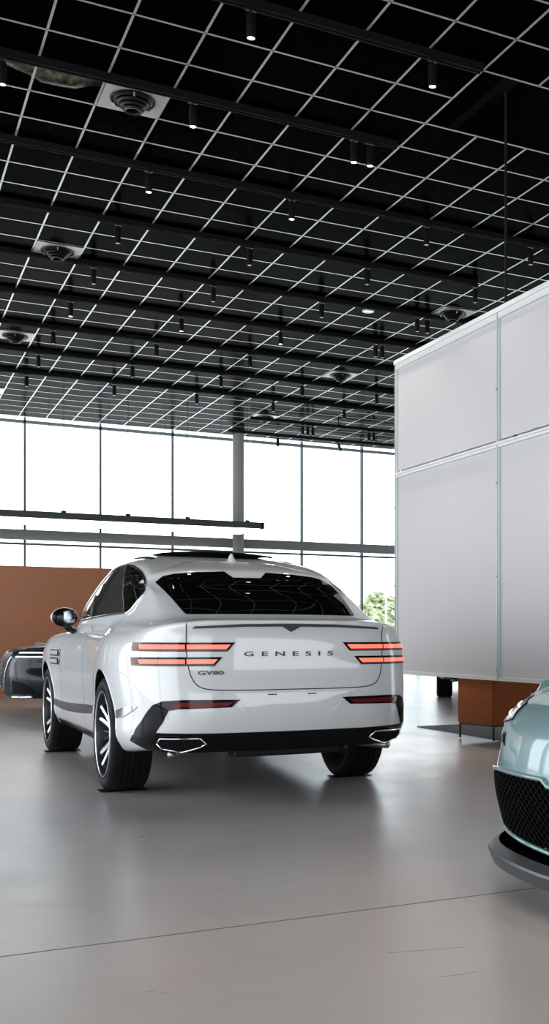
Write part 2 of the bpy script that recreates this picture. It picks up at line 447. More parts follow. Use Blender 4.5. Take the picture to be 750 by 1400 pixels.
# ------------------------------------------------------------------ WHITE SUV COUPE
CAR_LOC = (2.385, 7.85, .004); CAR_TH = R(89.1)
def rg(xr, xf, dy, zs, roff=(0,.006,.035,.13,.31), foff=(.28,.09,.02,0), ybase=None, xm=None):
    yb = ybase or [0,.34,.62,.80,.90,.955,.975,.955,.945,.945,.95,.965,.975,.95,.80,.58,.3,0]
    xm = xm or [-.45,0,.5,1.,1.6,2.2,2.6,2.955,3.35]
    xs = [xr+r for r in roff] + xm + [xf-r for r in foff]
    ys = [y + (dy if 3 <= j <= 14 else dy*(y/.8) if y else 0) for j, y in enumerate(yb)]
    if len(zs) == 3: zs = [zs[0]]*5 + [zs[0]*.5+zs[1]*.5] + [zs[1]]*7 + [zs[2]]*5
    return list(zip(xs, ys, zs))
W = [
 rg(-1.00, 3.70, -.16, (.335,.27,.28)),
 rg(-1.085, 3.78, -.06, (.345,.285,.30)),
 rg(-1.125, 3.82, -.005, (.44,.40,.42)),
 rg(-1.15, 3.83, -.008, (.56,.55,.56)),
 rg(-1.14, 3.83, .003, (.70,.68,.68)),
 rg(-1.115, 3.82, .010, (.84,.82,.78)),
 rg(-1.105, 3.79, .004, (.97,.95,.88)),
 rg(-1.105, 3.70, -.025, [1.075,1.075,1.07,1.06,1.05,1.045,1.045,1.04,1.035,1.03,1.03,1.02,1.01,.98,.95,.94,.94,.94]),
 rg(-1.135, 3.55, -.065, [1.148,1.147,1.142,1.125,1.105,1.095,1.095,1.095,1.09,1.085,1.08,1.07,1.06,1.04,1.01,1.0,1.0,1.0]),
 rg(-1.08, 3.1, -.085, [1.165,1.164,1.158,1.142,1.125,1.12,1.125,1.125,1.12,1.115,1.10,1.09,1.08,1.07,1.06,1.06,1.07,1.07], xm=[-.45,0,.5,1.,1.55,2.1,2.4,2.65,2.85]),
 list(zip([-.84,-.835,-.81,-.73,-.58,-.35,0,.5,1,1.5,1.9,2.05,2.15,2.22,2.30,2.38,2.44,2.46],
          [0,.31,.57,.70,.77,.815,.85,.88,.893,.888,.86,.80,.76,.72,.64,.5,.26,0],
          [1.175,1.175,1.175,1.175,1.178,1.18,1.18,1.175,1.165,1.15,1.14,1.135,1.13,1.13,1.13,1.13,1.13,1.13])),
 list(zip([-.47,-.467,-.445,-.39,-.29,-.1,.15,.55,1.0,1.4,1.7,1.8,1.87,1.93,1.98,2.03,2.06,2.07],
          [0,.30,.54,.66,.70,.728,.755,.785,.80,.795,.77,.73,.70,.65,.57,.44,.23,0],
          [1.335,1.335,1.33,1.33,1.35,1.37,1.385,1.39,1.39,1.38,1.38,1.38,1.38,1.38,1.38,1.38,1.38,1.38])),
 list(zip([-.15,-.148,-.13,-.09,-.02,.12,.3,.6,1,1.3,1.5,1.57,1.62,1.66,1.70,1.73,1.75,1.76],
          [0,.30,.545,.665,.685,.685,.688,.69,.69,.68,.66,.65,.62,.58,.5,.38,.2,0],
          [1.46,1.46,1.455,1.43,1.44,1.49,1.535,1.575,1.59,1.59,1.58,1.58,1.58,1.58,1.58,1.58,1.58,1.58])),
 list(zip([-.06,-.058,-.04,-.0,.06,.18,.35,.62,1,1.25,1.42,1.48,1.53,1.57,1.6,1.63,1.65,1.66],
          [0,.28,.51,.61,.628,.625,.622,.62,.62,.61,.59,.57,.54,.5,.43,.33,.17,0],
          [1.53,1.53,1.52,1.505,1.52,1.555,1.59,1.625,1.645,1.65,1.645,1.64,1.64,1.635,1.635,1.635,1.635,1.635])),
 list(zip([.20,.20,.22,.26,.33,.43,.58,.8,1,1.15,1.25,1.3,1.34,1.38,1.42,1.45,1.47,1.48],
          [0,.16,.29,.35,.385,.40,.41,.42,.42,.41,.40,.38,.35,.32,.27,.2,.1,0],
          [1.605,1.605,1.60,1.595,1.61,1.63,1.655,1.68,1.695,1.697,1.697,1.695,1.69,1.69,1.685,1.685,1.685,1.685])),
]
def build_white():
    root = empty('car', CAR_LOC, CAR_TH, 'white coupe-roofed SUV seen from behind with its red tail lights lit', 'car')
    B = Body(W, root, 'paint_white', (0, 2.955), .435, zc=.40)
    bo = B.o
    rear = B.end(True); tp = B.top()
    for x in (0, 2.955):
        for sg in (1, -1): make_wheel(root, (x, sg*.835, .39), sg)
    # rear glass with black spoiler cheeks
    hg = [(0,1.470),(.10,1.470),(.15,1.514),(.35,1.505),(.50,1.490),(.58,1.470),(.62,1.440),(.640,1.425),(.632,1.40),(.58,1.205),(.57,1.197),(.3,1.20)]
    rg_ = hg + [(0,1.201)] + [(-u, v) for u, v in hg[:0:-1]]
    patch('rear_window', B, rear_glass_map(B), rg_, 'glass_dark', root, step=.04)
    # tailgate shut line
    half = curve_pts([(.655,1.135),(.655,1.02),(.650,.92),(.630,.82),(.585,.752),(.50,.728),(.3,.722),(0,.722)], 6)
    line_on('tailgate_seam', B, rear, half + [(-u, v) for u, v in half[::-1]][1:], .007, 'gap', root, off=-.0005)
    # dark trunk-lip strip under the ducktail
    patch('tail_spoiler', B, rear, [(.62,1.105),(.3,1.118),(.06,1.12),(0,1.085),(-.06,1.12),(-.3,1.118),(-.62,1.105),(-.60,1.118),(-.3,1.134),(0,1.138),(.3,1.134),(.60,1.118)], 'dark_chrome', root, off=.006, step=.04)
    # tail lights: two stacked blades per side, split by the tailgate line
    for sg in (1, -1):
        for (i0, i1, o1, z0, z1) in ((.355,.405,1.13,.962,1.018), (.435,.485,1.12,.872,.928)):
            hs = patch('tail_light', B, rear, [(sg*i0,z1),(sg*i1,z0),(sg*o1,z0+.002),(sg*(o1+.015),z1-.001)], 'gloss_black', root, off=.006, step=.03)
            zc = (z0+z1)/2
            patch('light_strip', B, rear, [(sg*(i0+.03),zc+.014),(sg*(i1+.005),zc-.013),(sg*.652,zc-.013),(sg*.652,zc+.014)], 'light_red', hs, off=.009, step=.03)
            patch('light_strip', B, rear, [(sg*.664,zc+.014),(sg*.664,zc-.013),(sg*(o1-.12),zc-.013),(sg*(o1-.10),zc+.014)], 'light_red', hs, off=.009, step=.03)
            patch('light_end', B, rear, [(sg*(o1-.115),zc-.013),(sg*(o1-.01),zc-.018),(sg*(o1-.01),zc+.018),(sg*(o1-.095),zc+.014)], 'lens_red', hs, off=.009, step=.03)
            patch('light_lens', B, rear, [(sg*(i1-.01),z0+.004),(sg*(i1+.01),z0+.012),(sg*(o1-.02),z0+.012),(sg*(o1-.02),z0+.004)], 'lens_grey', hs, off=.0085, step=.03)
        # reflector / black claw
        P = [(.335,.664),(.39,.618),(.70,.612),(.735,.595),(.775,.52),(.79,.452),(.56,.452),(.3,.456),(.3,.35),(.6,.342),(.9,.348),(1.06,.375),(1.13,.41),(1.05,.44),(.95,.45),(.90,.49),(.87,.57),(.83,.625),(.77,.655),(.68,.668)]
        P1 = [(.335,.664),(.39,.618),(.70,.612),(.76,.604),(.80,.53),(.85,.47),(.86,.455),(1.12,.43),(1.06,.48),(.985,.53),(.92,.59),(.87,.635),(.80,.660),(.68,.668)]
        cl = patch('reflector_surround', B, rear, [(sg*u, v) for u, v in P1], 'gloss_black', root, off=.006, step=.025)
        patch('reflector', B, rear, [(sg*u, v) for u, v in [(.385,.648),(.42,.625),(.72,.622),(.74,.645),(.70,.652)]], 'lens_red', cl, off=.010, step=.03)
        # exhaust finisher: chrome ring round a dark opening, plus the real pipe below
        hexa = [(.845,.408),(.815,.437),(.575,.437),(.535,.402),(.57,.382),(.68,.357),(.82,.378)]
        hx = [(sg*u, v) for u, v in hexa]
        fin = patch('exhaust_tip', B, rear, hx, 'matte_black', root, off=.016, step=.03)
        bmx = bmesh.new(); line_on(None, B, rear, hx, .012, None, None, off=.018, closed=True, bm=bmx); obj('tip_ring', bmx, 'chrome', fin, smooth=True)
        bmx = bmesh.new(); tube(bmx, [(-.98, sg*.72, .325),(-.90, sg*.70, .325),(-.8,sg*.62,.33),(-.6,sg*.45,.34)], .026, 14); obj('exhaust_pipe', bmx, 'steel', root, smooth=True)
        # parking sensors
        for (u, v) in ((.45,.705),(.775,.56)):
            p, n = rear(sg*u, v); bmx = bmesh.new(); tube(bmx, [p-n*.004, p+n*.003], .011, 16); obj('parking_sensor', bmx, 'seam', root, smooth=False)
        p0 = [(.40,.695),(.30,.60)]
        patch('bumper_crease', B, rear, [(sg*.40,.70),(sg*.285,.575),(sg*.27,.575),(sg*.385,.70)], 'paint_white', root, off=.005, step=.02)
        patch('plate_lamp', B, rear, [(sg*.13-.03,.688),(sg*.13+.03,.688),(sg*.13+.028,.695),(sg*.13-.028,.695)], 'gloss_black', root, off=.003, step=.03)
    # lower rear valance
    low = [(1.22,.40),(1.13,.44),(.95,.468),(.5,.460),(0,.458)]
    lowb = [(1.14,.385),(1.0,.352),(.8,.349),(.5,.348),(0,.348)]
    poly = low + [(-u, v) for u, v in low[::-1]][1:] + [(-u, v) for u, v in lowb] + lowb[::-1][1:]
    patch('rear_valance', B, rear, poly, 'gloss_black', root, off=.005, step=.05)
    bmx = newbox(-1.06,-.9,-.35,.35,.30,.35,bev=.01); box(bmx,-.9,-.6,-.25,.25,.28,.34,bev=.01); obj('underbody_tray', bmx, 'satin_black', root)
    # lettering
    text_on('letter', B, rear, 'GENESIS', .30, -.285, .931, .030, 'letter', root, spacing=1.9)
    text_on('letter', B, rear, 'GV80', .585, .43, .818, .026, 'letter', root, spacing=1.0)
    # side
    for sg in (1, -1):
        sd = B.side(sg)
        win = curve_pts([(1.86,1.19),(1.60,1.35),(1.30,1.50),(1.0,1.575),(.6,1.585),(.25,1.535),(.02,1.465),(-.18,1.36)],5) + [(-.19,1.335),(-.17,1.235),(-.12,1.212)] + curve_pts([(.4,1.205),(1.0,1.193),(1.5,1.185),(1.86,1.19)],4)[:-1]
        g = patch('side_window', B, sd, win, 'glass_side', root, off=.003, step=.05)
        bmx = bmesh.new(); line_on(None, B, sd, win, .018, None, None, off=.005, closed=True, bm=bmx); obj('window_trim', bmx, 'chrome', g, smooth=True)
        patch('window_pillar', B, sd, [(.93,1.20),(1.01,1.20),(.93,1.575),(.86,1.575)], 'gloss_black', g, off=.007, step=.05)
        line_on('door_seam', B, sd, curve_pts([(.96,1.19),(.98,.9),(.97,.6),(.95,.42),(.90,.36)],5), .004, 'gap', root, off=-.001)
        line_on('door_seam', B, sd, curve_pts([(-.08,1.20),(-.03,1.05),(.12,.95),(.33,.80),(.46,.60),(.50,.42)],5), .004, 'gap', root, off=-.001)
        line_on('door_seam', B, sd, curve_pts([(2.08,1.08),(2.14,.9),(2.16,.6),(2.12,.40)],5), .004, 'gap', root, off=-.001)
        for x in (.33, 1.33):
            patch('door_handle', B, sd, [(x-.10,.985),(x+.10,.98),(x+.115,.967),(x+.10,.954),(x-.10,.958),(x-.11,.97)], 'paint_white', root, off=.012, step=.04)
        for z in (.915, .842):
            v = patch('fender_vent', B, sd, [(2.16,z+.022),(2.30,z+.021),(2.30,z-.021),(2.20,z-.022)], 'gloss_black', root, off=.006, step=.05)
            bmx = bmesh.new(); line_on(None, B, sd, [(2.62,z+.022),(2.16,z+.024),(2.20,z-.024),(2.62,z-.022)], .013, None, None, off=.006, bm=bmx)
            obj('vent_trim', bmx, 'dark_chrome', v, smooth=True)
        patch('door_strip', B, sd, curve_pts([(2.50,.455),(2.0,.44),(1.2,.46),(.46,.50)],4) + [(.44,.56)] + curve_pts([(.9,.545),(1.5,.52),(2.1,.505),(2.50,.51)],4), 'chrome', root, off=.010, step=.06)
        patch('bumper_strip', B, sd, [(-.44,.575),(-.44,.525),(-.6,.545),(-.80,.60),(-.84,.622),(-.78,.622),(-.6,.605)], 'chrome', root, off=.010, step=.04)
        patch('sill_strip', B, sd, [(2.4,.30),(.5,.30),(.48,.36),(2.42,.345)], 'dark_chrome', root, off=.008, step=.06)
        p, n = sd(-.18, 1.02)
        line_on('fuel_door_seam' if sg < 0 else 'charge_door_seam', B, sd, [(-.32,1.0),(-.16,1.0),(-.15,.86),(-.31,.86)], .003, 'seam', root, off=.0, closed=True)
        # arch lip
        pts = [(.0+.437*cos(t), .40+.437*sin(t)) for t in [R(a) for a in range(-8, 189, 6)]]
        for wx in (0, 2.955):
            line_on('arch_lip', B, sd, [(wx+u, v) for u, v in pts], .012, 'paint_white', root, off=-.001)
        # mirror
        bmx = bmesh.new()
        prof = [(0,-.075),(.055,-.07),(.085,-.03),(.088,.02),(.07,.06),(0,.072)]
        bmesh.ops.create_uvsphere(bmx, u_segments=24, v_segments=16, radius=1)
        for v in bmx.verts:
            q = v.co.copy(); v.co = Vector((1.86 + q.x*.085*(1 if q.x > 0 else .3), sg*(.968 + q.y*.105), 1.215 + q.z*.083*(1-.12*q.y)))
        mi = obj('mirror', bmx, 'paint_white', root, smooth=True)
        bmx = bmesh.new(); bmesh.ops.create_uvsphere(bmx, u_segments=24, v_segments=16, radius=1)
        for v in bmx.verts:
            q = v.co.copy(); v.co = Vector((1.853 + q.x*.04*(1 if q.x>0 else .62), sg*(.963 + q.y*.103), 1.213 + q.z*.080))
        obj('mirror_housing', bmx, 'gloss_black', mi, smooth=True)
        bmx = bmesh.new(); bmesh.ops.create_uvsphere(bmx, u_segments=24, v_segments=16, radius=1)
        for v in bmx.verts:
            q = v.co.copy(); v.co = Vector((1.829 + q.x*.006, sg*(.93 + max(-.8,min(.8,q.y))*.055), 1.222 + max(-.8,min(.8,q.z))*.07))
        obj('mirror_glass', bmx, 'dark_chrome', mi, smooth=True)
        bmx = bmesh.new(); tube(bmx, [(1.87, sg*.95, 1.155), (1.89, sg*.92, 1.12), (1.92, sg*.87, 1.09)], [.035,.028,.03], 12); obj('mirror_arm', bmx, 'gloss_black', mi, smooth=True)
        # roof slot (dark edge of the panoramic opening)
        patch('roof_slot', B, tp, [(.55,sg*.50),(.95,sg*.525),(.95,sg*.575),(.50,sg*.54)], 'matte_black', root, off=.006, step=.05)
    # opened sunroof glass standing above the roof
    bmx = bmesh.new(); n = 16
    rows = []
    for (x, dz) in ((.62,.0),(.66,.02),(1.02,.028),(1.30,.02)):
        rows.append([bmx.verts.new((x, -.43+.86*k/n, 1.695+dz-.025*((k/n-.5)*2)**2)) for k in range(n+1)])
    for a, b in zip(rows, rows[1:]):
        for k in range(n): bmx.faces.new((a[k], a[k+1], b[k+1], b[k]))
    bmesh.ops.solidify(bmx, geom=bmx.faces[:], thickness=.022)
    sr = obj('sunroof_glass', bmx, 'matte_black', root); smooth_by_angle(sr)
    for sg in (1,-1):
        bmx = bmesh.new(); tube(bmx, [(.8, sg*.38, 1.66), (1.1, sg*.38, 1.70)], .012, 8); obj('sunroof_arm', bmx, 'satin_black', sr)
    # antenna fin
    p, n = tp(.30, 0)
    bmx = bmesh.new(); prev = None
    for (t, l0, l1, w) in ((-.02,.09,-.10,.032),(.01,.075,-.09,.028),(.035,.03,-.07,.016),(.06,-.015,-.055,.007),(.068,-.03,-.05,.003)):
        z = p.z + t; pts = [(p.x+l0,0),(p.x+(l0+l1)/2+.02,w),(p.x+l1,w*.6),(p.x+l1,-w*.6),(p.x+(l0+l1)/2+.02,-w)]
        r_ = [bmx.verts.new((a, b, z)) for a, b in pts]
        if prev:
            for k in range(5): bmx.faces.new((prev[k], prev[(k+1)%5], r_[(k+1)%5], r_[k]))
        prev = r_
    bmx.faces.new(prev); fo = obj('antenna_fin', bmx, 'paint_white', root, smooth=True)
    return root
def rear_glass_map(B):
    def f(y, z):
        h = B.hit((-4, y, z), (1, 0, 0)); return h[0], (h[1] if h[1].x < 0 else -h[1])
    return f
white = build_white()

# ------------------------------------------------------------------ saloon used for the dark and the teal car
def sedan_rings(hood=0., nose=0.):
    yb = [0,.34,.62,.79,.88,.92,.935,.92,.91,.91,.915,.925,.935,.915,.80,.57,.3,0]; yn = yb[:12] + [.915,.875,.75,.55,.29,0]
    xm = [-4.25,-3.85,-3.3,-2.8,-2.2,-1.6,-1.25,-.88,-.52]
    def r(xr, xf, dy, zs, fo=(.24,.085,.02,0), xm_=None, y_=None): return rg(xr, xf, dy, zs, foff=fo, ybase=y_ or yb, xm=xm_ or xm)
    gx = lambda l: l
    h = hood
    return [
     r(-4.60,-.16,-.14,(.24,.20,.20)),
     r(-4.72,-.05,-.05,(.26,.22,.22)),
     r(-4.76,-.02,-.005,(.38,.33,.33)),
     r(-4.78,0.0,.0,(.52,.47,.46)),
     r(-4.78,-.01,.003,(.66,.62,.585), y_=yn),
     r(-4.77,-.035,.008,[.78]*5+[.76,.75]+[.74]*5+[.74,.73,.71,.685,.68,.68], y_=yn),
     r(-4.76,-.085,-.01,[.90]*5+[.88,.87]+[.86]*4+[.85,.84,.82,.785,.76,.75,.75], fo=(.27,.10,.02,0), y_=yn),
     r(-4.75,-.19,-.05,[1.0]*5+[.97,.95]+[.93]*4+[.91,.90,.87,.84,.815,.805,.805], fo=(.30,.12,.03,0), y_=yn),
     r(-4.70,-.55,-.10,[1.05]*5+[1.0]+[.97]*4+[.96,.95+h,.93+h,.90+h,.87+h,.86+h,.86+h,.86+h], fo=(.22,.10,.02,0), xm_=[-4.25,-3.85,-3.3,-2.8,-2.2,-1.7,-1.4,-1.15,-.92]),
     list(zip([-4.0,-3.99,-3.95,-3.87,-3.7,-3.5,-3.3,-3.0,-2.6,-2.2,-1.85,-1.70,-1.6,-1.52,-1.45,-1.40,-1.36,-1.35],
          [0,.30,.55,.66,.72,.76,.78,.80,.80,.80,.78,.76,.73,.69,.62,.48,.25,0],
          [1.06+h]*5+[1.04+h]*5+[1.02+h]*8)),
     list(zip([-3.6,-3.59,-3.56,-3.5,-3.4,-3.25,-3.1,-2.9,-2.6,-2.35,-2.15,-2.08,-2.02,-1.97,-1.93,-1.89,-1.86,-1.85],
          [0,.26,.46,.56,.60,.63,.65,.66,.67,.66,.64,.62,.60,.56,.49,.38,.2,0],
          [1.28+h]*18)),
     list(zip([-3.3,-3.29,-3.27,-3.22,-3.15,-3.05,-2.95,-2.8,-2.6,-2.5,-2.4,-2.36,-2.33,-2.3,-2.27,-2.25,-2.23,-2.22],
          [0,.2,.36,.44,.48,.5,.51,.52,.52,.52,.51,.5,.48,.44,.38,.28,.15,0],
          [1.41+h]*18)),
     list(zip([-3.0,-3.0,-2.98,-2.96,-2.93,-2.88,-2.82,-2.76,-2.7,-2.66,-2.62,-2.6,-2.58,-2.56,-2.54,-2.52,-2.5,-2.5],
          [0,.12,.2,.24,.26,.27,.28,.28,.28,.28,.27,.26,.24,.22,.18,.13,.07,0],
          [1.455+h]*18)),
    ]
def diamond_mesh(B, fm, u0, u1, v0, v1, inside, m, parent, pitch=.045, w=.006, off=.012):
    bm = bmesh.new(); n = int((u1-u0+v1-v0)/pitch)+2
    for sgn in (1, -1):
        for k in range(-n, n):
            pts = []
            L_ = []
            st = .02; q = v0
            while q <= v1+1e-6:
                u = (u0+u1)/2 + k*pitch + sgn*(q-v0)*1.3
                if u0 <= u <= u1 and inside(u, q): L_.append((u, q))
                elif L_: pts.append(L_); L_ = []
                q += st
            if L_: pts.append(L_)
            for L2 in pts:
                if len(L2) > 1:
                    Q = [fm(u, v)[0] + fm(u, v)[1]*off for u, v in L2]; tube(bm, Q, w/2, 4)
    return obj('grille_mesh', bm, m, parent)
def inpoly(poly):
    def f(x, y):
        c = False; j = len(poly)-1
        for i in range(len(poly)):
            (xi, yi), (xj, yj) = poly[i], poly[j]
            if (yi > y) != (yj > y) and x < (xj-xi)*(y-yi)/(yj-yi)+xi: c = not c
            j = i
        return c
    return f
def build_sedan(name, loc, th, paint, label, style):
    root = empty(name, loc, th, label, 'car')
    B = Body(sedan_rings(hood=.0), root, paint, (-.86, -3.82), .37, inner=.58, zc=.345, under=.225)
    fr = B.end(False)
    for x in (-.86, -3.82):
        for sg in (1, -1): make_wheel(root, (x, sg*.80, .34), sg, R0=.34, w=.235, rim=.25)
    patch('windscreen', B, lambda y, z: front_hit(B, y, z), [(-.60,1.04),(-.2,1.03),(.2,1.03),(.60,1.04),(.50,1.34),(.2,1.36),(-.2,1.36),(-.50,1.34)], 'glass_dark', root, off=.003, step=.06)
    for sg in (1, -1):
        sd = B.side(sg)
        patch('side_window', B, sd, [(-1.75,1.07),(-3.55,1.09),(-3.35,1.26),(-3.0,1.36),(-2.5,1.36),(-2.2,1.30)], 'glass_side', root, off=.003, step=.07)
        bmx = bmesh.new(); bmesh.ops.create_uvsphere(bmx, u_segments=16, v_segments=12, radius=1)
        for v in bmx.verts: q = v.co.copy(); v.co = Vector((-1.75+q.x*.06, sg*(.98+q.y*.10), 1.08+q.z*.065))
        tube(bmx, [(-1.78, sg*.95, 1.05), (-1.80, sg*.80, 1.02)], .02, 8)
        obj('mirror', bmx, paint, root, smooth=True)
        # hood shut line
        line_on('hood_seam', B, B.top(), curve_pts([(-.235,0),(-.25,sg*.30),(-.31,sg*.55),(-.45,sg*.70),(-.9,sg*.76),(-1.4,sg*.74)],5), .004, 'gap', root, off=-.001)
    return root, B, fr
def front_hit(B, y, z):
    h = B.hit((3, y, z), (-1, 0, 0)); return h[0], (h[1] if h[1].x > 0 else -h[1])

def build_teal():
    root, B, fr = build_sedan('car', (2.28, 3.54, 0), R(180), 'paint_teal', 'pale teal car nose cut off by the right edge of the photo', 0)
    for sg in (1, -1):
        # headlamp
        P = [(.50,.775),(.47,.71),(.62,.69),(.95,.715),(1.08,.75),(1.10,.79),(.95,.795),(.70,.79)]
        hl = patch('headlight', B, fr, [(sg*u, v) for u, v in P], 'lens_clear', root, off=.004, step=.03)
        for z in (.722, .757):
            patch('headlight_bar', B, fr, [(sg*(.52),z-.004),(sg*.82,z+.006),(sg*.82,z+.011),(sg*.52,z+.002)], 'led_white', hl, off=.008, step=.03)
        line_on('headlight_rim', B, fr, [(sg*u, v) for u, v in P], .008, 'gloss_black', hl, off=.004, closed=True)
        v = patch('corner_vent', B, fr, [(sg*u, w_) for u, w_ in [(.50,.655),(.48,.60),(.57,.615),(.60,.655)]], 'gloss_black', root, off=.004, step=.03)
        patch('vent_lens', B, fr, [(sg*u, w_) for u, w_ in [(.515,.645),(.50,.612),(.56,.623),(.58,.645)]], 'lens_clear', v, off=.007, step=.03)
    P = [(0,.487),(.03,.487),(.07,.510),(.50,.503),(.78,.482),(.835,.45),(.835,.37),(.80,.295),(.6,.25),(.3,.225),(0,.217)]
    full = P + [(-u, v_) for u, v_ in P[::-1]][1:-1]
    g = patch('lower_grille', B, fr, full, 'mesh_black', root, off=.003, step=.04)
    patch('lower_intake', B, fr, [(-.80,.13),(.80,.13),(.80,.24),(.6,.222),(.3,.20),(0,.19),(-.3,.20),(-.6,.222),(-.80,.24)], 'mesh_black', root, off=.004, step=.04)
    diamond_mesh(B, fr, -.82, .82, .2, .5, inpoly(full), 'rubber', g, w=.004, off=.006)
    line_on('grille_rim', B, fr, full, .022, 'paint_teal', g, off=.006, closed=True)
    # splitter
    bm = bmesh.new(); prev = None
    N_ = 60
    for k in range(N_+1):
        a = -1.25 + 2.5*k/N_; p, n = fr(a, .245); n = Vector((n.x, n.y, 0)).normalized()
        q = p.copy(); e = max(0, 1-abs(a)/1.3)**.5
        sec = [(.0,.19),(.03*e+.01,.185),(.088*e+.012,.168),(.092*e+.012,.158),(.07*e+.008,.105),(.0,.095),(-.05,.10),(-.05,.19)]
        r_ = [bm.verts.new((q.x+n.x*o_, q.y+n.y*o_, z)) for o_, z in sec]
        if prev:
            for i in range(len(sec)): bm.faces.new((prev[i], prev[(i+1)%len(sec)], r_[(i+1)%len(sec)], r_[i]))
        else: bm.faces.new(r_)
        prev = r_
    bm.faces.new(prev)
    bmesh.ops.recalc_face_normals(bm, faces=bm.faces)
    for f in bm.faces:
        if f.normal.z > .98: f.material_index = 1
    sp = obj('front_splitter', bm, ['grey_lip', 'mesh_black'], root); smooth_by_angle(sp, 30)
    return root, B
teal, TB = build_teal()

def build_dark():
    root, B, fr = build_sedan('car', (1.64, 16.6, 0), R(179), 'paint_black', 'glossy black car behind the white car, headlights facing left by the terracotta wall', 1)
    for sg in (1, -1):
        P = [(.50,.80),(.50,.725),(.85,.715),(1.40,.73),(1.44,.84),(.95,.83)]
        hl = patch('headlight', B, fr, [(sg*u, v) for u, v in P], 'lens_clear', root, off=.004, step=.04)
        for z in (.70, .748):
            patch('headlight_bar', B, fr, [(sg*.54,z-.008),(sg*1.36,z-.002),(sg*1.36,z+.010),(sg*.54,z+.006)], 'led_white', hl, off=.008, step=.04)
        it = patch('bumper_intake', B, fr, [(sg*u, v) for u, v in [(.50,.26),(.55,.42),(.75,.40),(.92,.34),(.95,.27)]], 'matte_black', root, off=.004, step=.04)
    P = [(0,.76),(.40,.76),(.44,.70),(.30,.42),(.12,.30),(0,.29)]
    full = P + [(-u, v_) for u, v_ in P[::-1]][1:-1]
    g = patch('grille', B, fr, full, 'matte_black', root, off=.003, step=.04)
    diamond_mesh(B, fr, -.44, .44, .3, .76, inpoly(full), 'chrome', g, pitch=.07)
    line_on('grille_rim', B, fr, full, .025, 'chrome', g, off=.006, closed=True)
    line_on('bumper_chrome', B, fr, [(-.9,.235),(-.5,.225),(0,.225),(.5,.225),(.9,.235)], .03, 'chrome', root, off=.012)
    return root, B
dark, DB = build_dark(); dark.scale = (1.12, 1.12, 1.12)
#EXTRA
def copy_tree(o, parent=None, swap=None):
    c = o.copy()
    if swap and o.data and any(m and m.name in swap for m in o.data.materials):
        c.data = o.data.copy()
        for i, m in enumerate(c.data.materials):
            if m and m.name in swap: c.data.materials[i] = swap[m.name]
    C.objects.link(c); c.parent = parent
    for ch in list(o.children): copy_tree(ch, c, swap)
    return c
far = copy_tree(white, None, {'white_paint': M['paint_black'], 'crease_paint': M['paint_black']})
for ch in list(far.children):        # the far car carries no readable lettering
    if 'letter' in ch.name: bpy.data.objects.remove(ch)
far.location = (9.60, 16.85, 0); far.rotation_euler = (0,0,R(63))
tag(far, 'black car behind the hanging screen, only its tyre showing below the screen', 'car')

# ------------------------------------------------------------------ ROOM
s0_, c0_ = sin(R(28.82)), cos(R(28.82))
XL, XR, YB, YW, ZC = -7.0, 20.0, -9.0, 28.9, 6.30
YE = 28.3          # ceiling grid edge, then a white pocket to the glazing
struct('floor', newbox(XL-.3, XR+.3, YB-.3, YW+.3, -.2, 0), 'floor')
bm = bmesh.new()
for y in (3.97, 21.9): box(bm, XL, XR, y-.004, y+.004, .0, .0006)
for x in (-5.4, .5+12, 6.5+12): box(bm, x-.004, x+.004, YB, YW, .0, .0006)
for a_, b_ in (((530,1303),(637,1295)), ((603,1336),(652,1329))):
    (u0_, v0_), (u1_, v1_) = [(lambda u, v: (v*(s0_+u*c0_), v*(c0_-u*s0_)))((p[0]-650)/1515.8, 1.06*1515.8/(p[1]-870)) for p in (a_, b_)]
    tube(bm, [(u0_, v0_, 0), (u1_, v1_, 0)], .0007, 4)
tag(obj('trim_1', bm, mat('floor_joint', (.13,.12,.115), .8)), kind='structure')
# ceiling tiles (black), the bare opening shows ductwork above
P = .605; X0 = 5.005 - P*40; Y0 = 10.775 - P*40
OPEN = [(1.38, 1.98, 10.88, 11.98), (.78, 1.38, 10.88, 11.98), (5.61, 6.82, 8.96, 10.17), (5.005, 5.61, 8.96, 10.17)]
def gx(a): return X0 + P*round((a-X0)/P)
bm = bmesh.new()
xs = [XL] + [X0+P*i for i in range(80) if XL < X0+P*i < XR] + [XR]
ys = [YB] + [Y0+P*i for i in range(90) if YB < Y0+P*i < YE] + [YE]
def opened(x, y): return any(a < x < b and c < y < d for a, b, c, d in OPEN)
vt = {}
def V(i, j):
    if (i, j) not in vt: vt[(i, j)] = bm.verts.new((xs[i], ys[j], ZC+.004))
    return vt[(i, j)]
for i in range(len(xs)-1):
    for j in range(len(ys)-1):
        if not opened((xs[i]+xs[i+1])/2, (ys[j]+ys[j+1])/2): bm.faces.new((V(i,j), V(i+1,j), V(i+1,j+1), V(i,j+1)))
ce = struct('ceiling', bm, 'tile')
if ce.data.polygons[0].normal.z > 0: ce.data.flip_normals()
struct('trim_2', newbox(XL, XR, YB, YE, ZC+1.2, ZC+1.3), 'matte_black')
